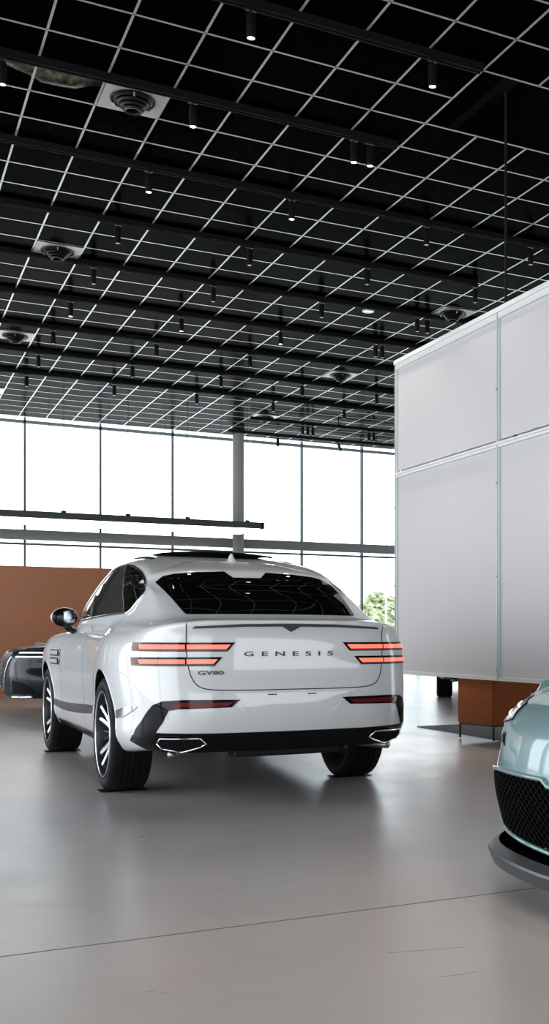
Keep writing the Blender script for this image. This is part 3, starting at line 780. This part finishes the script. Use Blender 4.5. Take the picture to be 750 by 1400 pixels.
# grid bars: long ones run away to the glazing, short ones across
TY = [10.775 + 3*P*k for k in range(-11, 10)]       # rows that carry a light track
bm = bmesh.new(); w = .0105
TR = {}                                              # track row -> list of (x0,x1)
for k, y in zip(range(-11, 10), TY):
    TR[k] = (XL+.3, XR-.3)
TR[-1] = (XL+.3, 4.95); TR[0] = (XL+.3, 4.93); TR[-2] = (XL+.3, 4.95); TR[2] = (XL+.3, 7.9); TR[8] = (7.9, XR-.5); TR[9] = (7.9, XR-.5)
for x in xs[1:-1]:
    if 5.2 < x < 6.4:
        box(bm, x-w, x+w, YB, 8.96, ZC-.004, ZC); box(bm, x-w, x+w, 10.17, YE, ZC-.004, ZC)
    else: box(bm, x-w, x+w, YB, YE, ZC-.004, ZC)
for y in ys[1:-1]:
    if abs(y-9.565) < .1: box(bm, XL, 5.005, y-w, y+w, ZC-.004, ZC); box(bm, 6.82, XR, y-w, y+w, ZC-.004, ZC)
    else: box(bm, XL, XR, y-w, y+w, ZC-.004, ZC)
struct('trim_3', bm, 'tbar')
tg = 'light tracks under the ceiling grid'
ordn = ['first','second','third','fourth','fifth','sixth','seventh','eighth','ninth','tenth','eleventh','twelfth','thirteenth']
def track(k):
    y = TY[k+11]; a, b = TR[k]
    if k < 8:
        bm = newbox(a, b, y-.115, y-.02, ZC-.055, ZC-.001)
        box(bm, a, b, y-.105, y-.085, ZC-.068, ZC-.054); box(bm, a, b, y-.05, y-.03, ZC-.068, ZC-.054)
    else:
        bm = newbox(a, b, y-.04, y+.04, ZC-.16, ZC-.09)
        q = a+.4
        while q < b: box(bm, q-.008, q+.008, y-.008, y+.008, ZC-.10, ZC-.003); q += 1.8
    return bm
vis = [k for k in range(-2, 10)]
for k in range(-11, 10):
    if k < -8: continue
    o = obj('light_track', track(k), 'matte_black')
    if k < -2: tag(o, 'long black light track over the camera, outside the photo', 'light track', 'tracks outside the photo'); continue
    n = vis.index(k)
    tag(o, 'long black light track under the ceiling grid, %s one from the top of the photo' % ordn[n], 'light track', tg)

# camera numbers (used to place lamps from measured spots on the ceiling)
FX, CXP, HY, HC = 1515.8, 650., 870., 1.06
YAW = R(28.82); s_, c_ = sin(YAW), cos(YAW)
def unproj(px, py, z):
    u = (px-CXP)/FX; v = (HY-py)/FX; d = (z-HC)/v
    return d*(s_+u*c_), d*(c_-u*s_)
def at_x(px, py, X):
    u = (px-CXP)/FX; v = (HY-py)/FX; d = X/(s_+u*c_); return d*(c_-u*s_), HC+d*v
def at_y(px, py, Y):
    u = (px-CXP)/FX; v = (HY-py)/FX; d = Y/(c_-u*s_); return d*(s_+u*c_), HC+d*v

def make_spot(lit):
    r = empty('track_spotlight')
    bm = newbox(-.045, .045, -.016, .016, -.022, 0); tube(bm, [(0,0,-.02),(0,0,-.06)], .008, 8); obj('track_adapter', bm, 'satin_black', r)
    bm = bmesh.new(); lathe(bm, [(0,-.05),(.034,-.05),(.037,-.055),(.037,-.245),(.033,-.25),(.030,-.245),(.029,-.225),(0,-.225)], 'z', 20)
    h = obj('lamp_housing', bm, 'satin_black', r); smooth_by_angle(h)
    bm = bmesh.new(); lathe(bm, [(0,-.250),(.018,-.249),(.029,-.243),(.029,-.228),(0,-.228)], 'z', 20)
    obj('lamp_lens', bm, M['lamp_lit'] if lit == 2 else M['lamp_dim'], r, smooth=True)
    return r
protos = {2: None, 1: None}
SP = [(3,116,2),(343,53,2),(264,173,2),(590,120,2),(206,259,2),(403,296,2),(484,222,2),(506,227,2),(161,333,1),(128,388,1),(341,363,1),
 (583,335,1),(293,411,1),(98,431,2),(249,452,2),(75,467,1),(215,486,1),(344,501,1),(55,498,1),(185,512,1),(305,527,1),(38,526,1),(160,537,1),(272,550,1),
 (501,390,1),(440,434,1),(386,469,2),(649,414,1),(573,452,1),(585,455,1),(515,487,1),(521,489,1),(417,539,1),(378,560,1),(520,550,1),(476,570,1),
 (430,587,1),(437,587,1),(522,596,1),(529,596,1),(395,603,1),(402,603,1),(482,609,3),(738,355,1)]
res = []
for px, py, lit in SP:
    best = None
    for k in range(-2, 10):
        zt = ZC-.068 if k < 8 else ZC-.16
        x, y = unproj(px, py, zt-.25)
        e = abs(y - (TY[k+11]-(.06 if k < 8 else 0)))
        if lit == 3: e = abs(k-9)
        if best is None or e < best[0]: best = (e, k, x, zt)
    res.append((best[1], best[2], best[3], lit))
res.sort(key=lambda t: (t[0], t[1]))
rowcount = {}
for k, x, zt, lit in res: rowcount[k] = rowcount.get(k, 0)+1
for i in range(1, len(res)):
    if res[i][0] == res[i-1][0] and res[i][1]-res[i-1][1] < .13: res[i] = (res[i][0], res[i-1][1]+.13) + res[i][2:]
cnt = {}
for k, x, zt, lit in res:
    cnt[k] = cnt.get(k, 0)+1
    key = 2 if lit == 2 else 1
    if protos[key] is None: o = protos[key] = make_spot(key)
    else: o = copy_tree(protos[key])
    o.location = (x, TY[k+11]-(.067 if k < 8 else 0), zt)
    if lit == 3:
        for ch in o.children:
            if 'adapter' not in ch.name: ch.rotation_euler = (R(0), R(-22), 0)
    o.rotation_euler = (0,0,0)
    st = {2: 'glowing', 1: 'unlit', 3: 'tilted unlit'}[lit]
    tag(o, '%s black spotlight, %s from the left on the %s light track from the top' % (st, ordn[cnt[k]-1], ordn[vis.index(k)]), 'spotlight', 'spotlights on the ceiling tracks')

def lamp_light(x, y, z, e, tx=0, ty=0):
    l = bpy.data.lights.new('lamp_light', 'SPOT'); l.energy = e; l.color = (1,.87,.72); l.spot_size = R(62); l.spot_blend = .7; l.shadow_soft_size = .03
    o = bpy.data.objects.new('lamp_light', l); C.objects.link(o); o.location = (x, y, z); o.rotation_euler = (tx, ty, 0)
for k, x, zt, lit in res:
    if lit == 2: lamp_light(x, TY[k+11]-.067, zt-.262, 120)
# further lit fixtures on the tracks over and behind the camera
for i, (k, x) in enumerate([(-4,0.2),(-4,2.2),(-4,4.2),(-5,-.6),(-5,1.2),(-5,3.0),(-6,0.2),(-6,2.2),(-6,4.0),(-8,1.5)]):
    o = copy_tree(protos[2]); y = TY[k+11]-.067; o.location = (x, y, ZC-.068)
    tag(o, 'glowing black spotlight over the camera, outside the photo', 'spotlight', 'spotlights out of the photo')
    lamp_light(x, y, ZC-.33, 125)

# ring diffusers set in white plates
def make_diffuser():
    r = empty('ceiling_diffuser')
    bm = bmesh.new(); hw = .29; rr = .205; n = 48
    sq = []; ci = []
    for k in range(n):
        a = 2*pi*k/n; m_ = max(abs(cos(a)), abs(sin(a)))
        sq.append(bm.verts.new((hw*cos(a)/m_, hw*sin(a)/m_, -.008))); ci.append(bm.verts.new((rr*cos(a), rr*sin(a), -.008)))
    for k in range(n): bm.faces.new((sq[k], sq[(k+1)%n], ci[(k+1)%n], ci[k]))
    bmesh.ops.solidify(bm, geom=bm.faces[:], thickness=.006)
    obj('ceiling_plate', bm, 'plate_white', r)
    bm = bmesh.new()
    for (ro, ri, z0, z1) in ((.185,.15,-.012,-.03),(.15,.12,-.04,-.06),(.12,.09,-.07,-.09),(.09,.065,-.10,-.12)):
        lathe(bm, [(ro,z0),(ro+.004,z0-.006),(ri+.02,z1-.004),(ri,z1),(ri-.004,z1+.01),(ro-.02,z0+.01),(ro,z0)], 'z', 40)
    lathe(bm, [(.215,-.008),(.215,-.02),(.2,-.02),(.2,.15),(0,.15)], 'z', 40)
    o = obj('diffuser_cone', bm, 'satin_black', r); smooth_by_angle(o)
    bm = bmesh.new()
    for k in range(3):
        a = 2*pi*k/3+.4; tube(bm, [(.205*cos(a), .205*sin(a), -.014), (.18*cos(a), .18*sin(a), -.05)], .008, 6)
    obj('diffuser_bracket', bm, 'steel', r)
    return r
dp = None
DF = [(180,135,'largest and nearest, upper left of the photo'),(80,343,'below the nearest one at the left'),(22,459,'by the left edge, third down the left side'),(0,534,'cut by the left edge above the windows'),
      (620,427,'just over the top edge of the hanging screen'),(465,513,'between round column and hanging screen'),(360,569,'just above the round column by the windows')]
for px, py, wh in DF:
    x, y = unproj(px, py, ZC)
    cx_ = X0 + P*(math.floor((x-X0)/P)+.5); cy_ = Y0 + P*(math.floor((y-Y0)/P)+.5)
    if dp is None: o = dp = make_diffuser()
    else: o = copy_tree(dp)
    # plates next to a track sit against it
    o.location = (cx_, cy_ + (0), ZC-.006)
    tag(o, 'white plate with black ringed air outlet, ' + wh, 'air diffuser', 'ceiling air diffusers')
x, y = unproj(503, 425, ZC)
r = empty('recessed_downlight', (x, y, ZC-.004), 0, 'small round white recessed lamp alone in a black ceiling tile, right of centre', 'ceiling lamp')
bm = bmesh.new(); lathe(bm, [(.095,0),(.09,-.012),(.06,-.012),(.055,0),(.055,.02),(.095,.02),(.095,0)], 'z', 28); obj('trim_ring', bm, 'plate_white', r, smooth=True)
bm = bmesh.new(); lathe(bm, [(0,-.004),(.054,-.004),(.054,.01),(0,.01)], 'z', 28); obj('lamp_lens', bm, mat('downlight_glow', (.9,.9,.9), .4, emit=(1,.95,.88), es=1.2), r)
# duct above the open cells
bm = bmesh.new(); pts = [(0.2+.12*i, 11.30+.06*sin(i*.7), ZC+.30+.03*sin(i*.9)) for i in range(22)]
tube(bm, pts, [.17+.012*(i%2) for i in range(22)], 18)
tag(obj('flexible_duct', bm, 'foil', None, True), 'crumpled foil air duct showing through an open ceiling cell at upper left', 'duct')
bm = newbox(5.7, 5.78, 7, 12, ZC+.35, ZC+.45); struct('trim_4', bm, 'satin_black')
# ceiling pocket at the glazing
struct('trim_5', newbox(XL, XR, YE, YE+.04, ZC-.01, ZC+1.3), 'white_soffit')

# ------------------------------------------------------------------ glazed far wall
MX = [at_y(p, 800, YW)[0] for p in (33.7, 137, 235.5, 326, 412, 494)]
dm = (MX[5]-MX[0])/5
mxs = [MX[0]-dm*i for i in range(5, 0, -1)] + MX + [MX[5]+dm*i for i in range(1, 6)]
mxs = [m for m in mxs if XL+.3 < m < XR-.3]
ZT = 6.12
bm = bmesh.new()
struct('wall_far', newbox(XL, 1.7, YW-.25, YW-.07, 0, 7.3), mat('dark_reflection_wall', (.035,.034,.034), .8))  # unseen dark stretch added so the car's side glass reflects dark
struct('wall_far', newbox(XL, XR, YW-.02, YW+.3, 7.3, 7.6), 'white_soffit')
for x in mxs: box(bm, x-.023, x+.023, YW-.06, YW+.06, 0, 7.3)
box(bm, XL, XR, YW-.06, YW+.06, 6.24, 6.31); box(bm, XL, XR, YW-.06, YW+.06, 0, .08)
zl = at_y(137, 747.5, YW)[1]; box(bm, XL, XR, YW-.05, YW+.05, zl-.025, zl+.025)
struct('window_1', bm, 'frame_dark')
tag(obj('window_2', newbox(XL, XR, YW-.006, YW+.006, .08, 7.3), 'pane'), kind='structure')
zb0 = at_y(400, 751, YW-.5)[1]; zb1 = at_y(400, 741, YW-.5)[1]
struct('trim_6', newbox(XL, XR, YW-.55, YW-.38, zb0-.02, zb1+.02), 'beam')
xc_, _ = at_y(326.3, 700, YW-.8)
bm = bmesh.new(); lathe(bm, [(0,0),(.145,0),(.145,ZC),(0,ZC)], 'z', 32, (xc_, YW-.75, 0))
o = obj('trim_7', bm, 'beam'); smooth_by_angle(o); tag(o, kind='structure')

# side and back walls (behind or beside the camera) with daylight openings
def wall_with_windows(name, axis, pos, a0, a1, wins, z0, z1, th=.3):
    bm = bmesh.new(); cur = a0
    def bx_(u0, u1, zz0, zz1):
        if axis == 'x': box(bm, pos, pos+th, u0, u1, zz0, zz1)
        else: box(bm, u0, u1, pos, pos+th, zz0, zz1)
    for u0, u1 in wins:
        bx_(cur, u0, 0, ZC+.1); bx_(u0, u1, 0, z0); bx_(u0, u1, z1, ZC+.1); cur = u1
    bx_(cur, a1, 0, ZC+.1)
    struct(name, bm, 'wall_paint')
wall_with_windows('wall_left', 'x', XL-.3, YB, YW+.3, [(-6.,4.),(4.4,12.5),(12.9,20.5),(21.6,28)], .1, 5.9)
wall_with_windows('wall_back', 'y', YB-.3, XL, XR, [(-4.5,2.5),(4.5,12)], .1, 4.4)
wall_with_windows('wall_right', 'x', XR, YB, YW+.3, [(2,7),(20,27)], .1, 5.6)  # unseen; window openings added to brighten the hanging screen

# suspended luminous raft in front of the glazing
yr0, yr1 = 25.2, 27.0
xr1 = at_y(361, 715, yr0)[0]; zr0 = at_y(361, 723, yr0)[1]; zr1 = at_y(361, 714.5, yr0)[1]
raft = empty('luminous_ceiling_raft', (xr1-5, yr0+.9, zr0), 0, 'long suspended raft with a black edge and white underside, hung in front of the windows', 'ceiling raft')
def loc(o): o.location = -Vector(raft.location); return o
bm = bmesh.new()
xa = 1.3
box(bm, xa, xr1, yr0, yr0+.06, zr0, zr1); box(bm, xa, xr1, yr1-.06, yr1, zr0, zr1); box(bm, xr1-.06, xr1, yr0, yr1, zr0, zr1); box(bm, xa, xa+.06, yr0, yr1, zr0, zr1)
loc(obj('raft_frame', bm, 'frame_dark', raft))
loc(obj('raft_diffuser', newbox(xa+.06, xr1-.06, yr0+.06, yr1-.06, zr0+.005, zr0+.03), 'luminous', raft))
for px in (87, 175, 256.5, 338):
    x = at_y(px, 640, yr0+.03)[0]; bm = bmesh.new(); tube(bm, [(x, yr0+.03, zr1-.01), (x, yr0+.03, ZC)], .006, 6)
    box(bm, x-.05, x+.05, yr0+.01, yr0+.05, zr1, zr1+.04); loc(obj('hanging_wire', bm, 'satin_black', raft))
for px in (67, 149, 226, 302):
    x = at_y(px, 640, yr1-.03)[0]; bm = bmesh.new(); tube(bm, [(x, yr1-.03, zr1-.01), (x, yr1-.03, ZC)], .005, 6)
    loc(obj('hanging_wire', bm, 'satin_black', raft))

# terracotta partition
xo = at_y(300, 800, 21)[0]
pw = empty('partition_wall', (0, 21, 0), 0, 'smooth terracotta partition wall behind the two cars at the left', 'partition')
bm = bmesh.new()
z1_ = at_y(60, 774.6, 21)[1]
obj('partition_panel', newbox(.6, xo, 0, .25, 0, z1_, bev=.006), 'orange_wall', pw)
bm = bmesh.new()
for x in (1.62, 2.9, 3.74): box(bm, x-.003, x+.003, -.0015, .01, .02, z1_)
obj('panel_joint', bm, 'orange_wall', pw)

# hanging translucent screen
XS = 5.1
y1_, zsb = at_x(541, 921, XS); _, zst = at_x(541, 494, XS); _, zsm = at_x(541, 648, XS); ym_, _ = at_x(680, 800, XS)
pan = y1_-ym_
scr = empty('hanging_screen', (XS, ym_, zsb), 0, 'large white translucent box screen in an aluminium frame hanging above the tan armchair', 'screen')
def sl(o): o.location = -Vector(scr.location); return o
ysn = [y1_ - pan*i for i in range(0, 3)]
D_ = 3.0
fw = .055
for a, b in zip(ysn[1:], ysn[:-1]):
    for z0, z1 in ((zsb, zsm), (zsm, zst)):
        sl(obj('screen_panel', newbox(XS+.012, XS+.018, a+fw*.6, b-fw*.6, z0+.03, z1-.03), 'scrim', scr))
for z0, z1 in ((zsb, zsm), (zsm, zst)):
    for k in range(2):
        xa_ = XS + D_/2*k; sl(obj('screen_panel', newbox(xa_+.05, xa_+D_/2-.02, y1_-.018, y1_-.012, z0+.03, z1-.03), 'scrim', scr))
        sl(obj('screen_panel', newbox(xa_+.05, xa_+D_/2-.02, ysn[-1]+.012, ysn[-1]+.018, z0+.03, z1-.03), 'scrim', scr))
for i, y in enumerate(ysn):
    bm = newbox(XS-.008, XS+.035, y-.035-(0.0), y+.005, zsb, zst, bev=.003)
    box(bm, XS-.022, XS-.008, y-.022, y-.010, zsb+.01, zst-.01)
    sl(obj('screen_post', bm, 'galv', scr))
    bm = bmesh.new()
    z = zsb+.1
    while z < zst: tube(bm, [(XS-.026, y-.016, z), (XS-.02, y-.016, z)], .010, 8); z += .86
    sl(obj('post_bolt', bm, 'steel', scr))
for z, h in ((zsb, .035), (zsm-.045, .045), (zst-.10, .10)):
    bm = newbox(XS-.012, XS+.03, ysn[-1], y1_, z, z+h, bev=.003)
    if h > .04: box(bm, XS-.03, XS-.012, ysn[-1], y1_, z+h*.55, z+h, bev=.003)
    sl(obj('screen_rail', bm, 'panel_white', scr))
bm = bmesh.new()
for y in (y1_-.02, ysn[-1]+.02):
    for z, h in ((zsb, .04), (zsm-.05, .05), (zst-.10, .10)): box(bm, XS+.03, XS+D_, y-.02, y+.02, z, z+h)
for z, h in ((zsb, .04), (zst-.10, .10)): box(bm, XS+D_-.04, XS+D_, ysn[-1], y1_, z, z+h)
for y in (y1_-.04, ysn[-1]): box(bm, XS+D_-.04, XS+D_, y, y+.04, zsb, zst)
sl(obj('screen_back_frame', bm, 'panel_white', scr))
bm = bmesh.new()
for i in range(2):
    for q in (.30, .62):
        y = ysn[i]-pan*q
        for dy in (-.03, .03):
            for dz in (.02, .055): tube(bm, [(XS-.018, y+dy, zsm-.03+dz), (XS+.02, y+dy, zsm-.03+dz)], .006, 8)
sl(obj('rail_bolts', bm, 'galv', scr))
yh = at_x(691, 300, XS+.3)[0]
for y in (yh, yh-2.6):
    bm = bmesh.new(); tube(bm, [(XS+.3, y, zst-.02), (XS+.3, y, ZC)], .013, 8); box(bm, XS+.0, XS+.6, y-.02, y+.02, zst-.06, zst-.01)
    sl(obj('hanging_rod', bm, 'satin_black', scr))
bm = bmesh.new(); tube(bm, [(XS+D_-.3, yh, zst-.02), (XS+D_-.3, yh, ZC)], .013, 8); sl(obj('hanging_rod', bm, 'satin_black', scr))

# rug and armchair
xg, yg = unproj(570, 994, 0)
tag(obj('rug', newbox(xg, xg+3.4, yg-4.4, yg, .0, .012), 'rug'), 'flat dark grey rug under the tan armchair', 'rug')
xa_, ya_ = unproj(674, 1015, 0)
ch = empty('armchair', (xa_, ya_, .012), R(12), 'boxy tan leather armchair on thin black legs below the hanging screen', 'armchair')
xw = .95; yd = .56; zl_ = .155; zh = .69
bm = bmesh.new()
U_ = [(0,0),(xw,0),(xw,.10),(.12,.10),(.12,yd-.10),(xw,yd-.10),(xw,yd),(0,yd)]
lo_ = [bm.verts.new((a, b, zl_)) for a, b in U_]; hi_ = [bm.verts.new((a, b, zh)) for a, b in U_]
for k in range(8): bm.faces.new((lo_[k], lo_[(k+1)%8], hi_[(k+1)%8], hi_[k]))
for q in ((0,1,2,3),(0,3,4,7),(4,5,6,7)): bm.faces.new([hi_[k] for k in q]); bm.faces.new([lo_[k] for k in q[::-1]])
bmesh.ops.recalc_face_normals(bm, faces=bm.faces)
bmesh.ops.bevel(bm, geom=[e for e in bm.edges if len(e.link_faces) == 2 and e.calc_face_angle(0) > .5], offset=.012, segments=2, affect='EDGES')
obj('upholstered_shell', bm, 'leather', ch)
bm = bmesh.new(); tube(bm, [(.0025,.0025,zl_+.01),(.0025,.0025,zh-.01)], .004, 6); obj('corner_seam', bm, 'leather', ch)
obj('seat_cushion', newbox(.125, xw-.01, .105, yd-.105, zl_+.01, .40, bev=.03), 'leather', ch)
for x, y in ((.02,.02),(.02,yd-.02),(xw-.02,.02),(xw-.02,yd-.02)):
    obj('leg', newbox(x-.008, x+.008, y-.008, y+.008, 0, zl_), 'satin_black', ch)
bm = newbox(.02, xw-.02, .011, .029, zl_-.018, zl_); box(bm, .02, xw-.02, yd-.029, yd-.011, zl_-.018, zl_); box(bm, .011, .029, .02, yd-.02, zl_-.018, zl_)
obj('base_rail', bm, 'satin_black', ch)
# rubber pads under the white car's rear tyres
hd = Vector((cos(CAR_TH), sin(CAR_TH), 0)); lf = Vector((-sin(CAR_TH), cos(CAR_TH), 0))
for sg, wd in ((1, 'left'), (-1, 'right')):
    for xw_, fb in ((0, 'rear'), (2.955, 'front')):
        p = Vector(CAR_LOC) + hd*xw_ + lf*.835*sg
        bm = newbox(-.075, .075, -.155, .155, 0, .0035, bev=.001); o = obj('tyre_pad', bm, 'rubber'); o.location = p; o.rotation_euler = (0,0,CAR_TH)
        tag(o, "thin black mat under the white car's %s %s tyre" % (fb, wd), 'mat', 'mats under the tyres')

# ------------------------------------------------------------------ outside
struct('trim_8', newbox(-80, 160, YW+.3, 220, -.5, -.2), 'asphalt')
bml = bmesh.new()
def tree(px, d, h, w):
    u = (px-CXP)/FX; x = d*(s_+u*c_); y = d*(c_-u*s_)
    r = empty('tree', (x, y, -.2)); 
    bm = bmesh.new(); tube(bm, [(0,0,0),(.1,0,h*.3),(0,.1,h*.6)], [.22,.18,.08], 8); obj('trunk', bm, 'bark', r, True)
    bm = bmesh.new()
    for i in range(1500):
        a = random.random()*2*pi; b = random.uniform(-1,1); q = random.random()**.4
        blob = random.choice([(0,0,.68,.5),(.3,.1,.6,.38),(-.3,-.1,.62,.36),(.05,.25,.5,.4),(-.1,-.2,.8,.3)])
        c3 = Vector((blob[0]*w+cos(a)*sqrt(1-b*b)*blob[3]*w*q, blob[1]*w+sin(a)*sqrt(1-b*b)*blob[3]*w*q, blob[2]*h+b*h*.24*q))
        n = Vector((random.gauss(0,1), random.gauss(0,1), random.gauss(0,1))).normalized(); _, U, V_ = frame_of(n); s2 = random.uniform(.16,.34)
        bm.faces.new([bm.verts.new(c3+U*s2), bm.verts.new(c3+V_*s2*.7), bm.verts.new(c3-U*s2), bm.verts.new(c3-V_*s2*.7)])
    obj('foliage', bm, 'leaf', r); return r
for px, d, h, w, lb in ((500, 62, 2.9, 2.6, 'pale hazy tree seen through the window, nearest to the white car'),(517, 80, 4.3, 3.0, 'taller hazy tree through the window in the middle of the group'),(534, 98, 4.6, 3.0, 'hazy tree seen through the window against the white screen edge'),(556, 66, 3.6, 3.0, 'hazy tree outside the window beside and behind the white screen')):
    tag(tree(px, d, h, w), lb, 'tree', 'trees outside the window')
for px, d, h in ((527.5, 55, 5.9),):
    u = (px-CXP)/FX; x = d*(s_+u*c_); y = d*(c_-u*s_)
    r = empty('street_lamp', (x, y, -.2), 0, 'slim grey street lamp standing outside the window by the trees', 'street lamp')
    bm = bmesh.new(); tube(bm, [(0,0,0),(0,0,h)], [.07,.04], 8); obj('pole', bm, 'pole', r)
    bm = newbox(-.1,.7,-.08,.08,h-.05,h+.05,bev=.02); obj('lamp_head', bm, 'pole', r)

# ------------------------------------------------------------------ light
w = bpy.data.worlds.new('sky'); S.world = w; w.use_nodes = True
nt = w.node_tree; bg = nt.nodes['Background']
tc = nt.nodes.new('ShaderNodeTexCoord'); sp = nt.nodes.new('ShaderNodeSeparateXYZ'); cr = nt.nodes.new('ShaderNodeValToRGB')
nt.links.new(tc.outputs['Generated'], sp.inputs[0]); nt.links.new(sp.outputs['Z'], cr.inputs[0])
cr.color_ramp.elements[0].position = 0.0; cr.color_ramp.elements[0].color = (.93,.965,1,1)
cr.color_ramp.elements[1].position = .6; cr.color_ramp.elements[1].color = (.80,.90,1,1)
nt.links.new(cr.outputs[0], bg.inputs[0]); bg.inputs[1].default_value = 3.9
def portal(loc, rot, sx, sy):
    l = bpy.data.lights.new('portal', 'AREA'); l.shape = 'RECTANGLE'; l.size = sx; l.size_y = sy; l.cycles.is_portal = True
    o = bpy.data.objects.new('daylight_portal', l); o.location = loc; o.rotation_euler = rot; C.objects.link(o)
portal(((XL+XR)/2, YW+.4, 3.1), (R(-90),0,0), XR-XL, 6.2)
portal((XL-.35, 8, 2.85), (0,R(-90),0), 5.5, 32)
portal((4, YB-.35, 2.85), (R(90),0,0), 18, 5.5)
portal((XR+.35, 14, 2.85), (0,R(90),0), 5.5, 26)

# ------------------------------------------------------------------ camera
cam = bpy.data.cameras.new('camera'); co = bpy.data.objects.new('camera', cam); C.objects.link(co)
cam.sensor_fit = 'HORIZONTAL'; cam.sensor_width = 36; cam.lens = FX/750*36
cam.shift_x = (375-CXP)/750; cam.shift_y = (HY-700)/750
co.location = (0, 0, HC); co.rotation_euler = (R(90), 0, -YAW); cam.clip_end = 500
S.camera = co
vs = S.view_settings; S.display_settings.display_device = 'sRGB'
vs.view_transform = 'Standard'; vs.look = 'None'; vs.gamma = 1; vs.use_curve_mapping = False
vs.exposure = .1
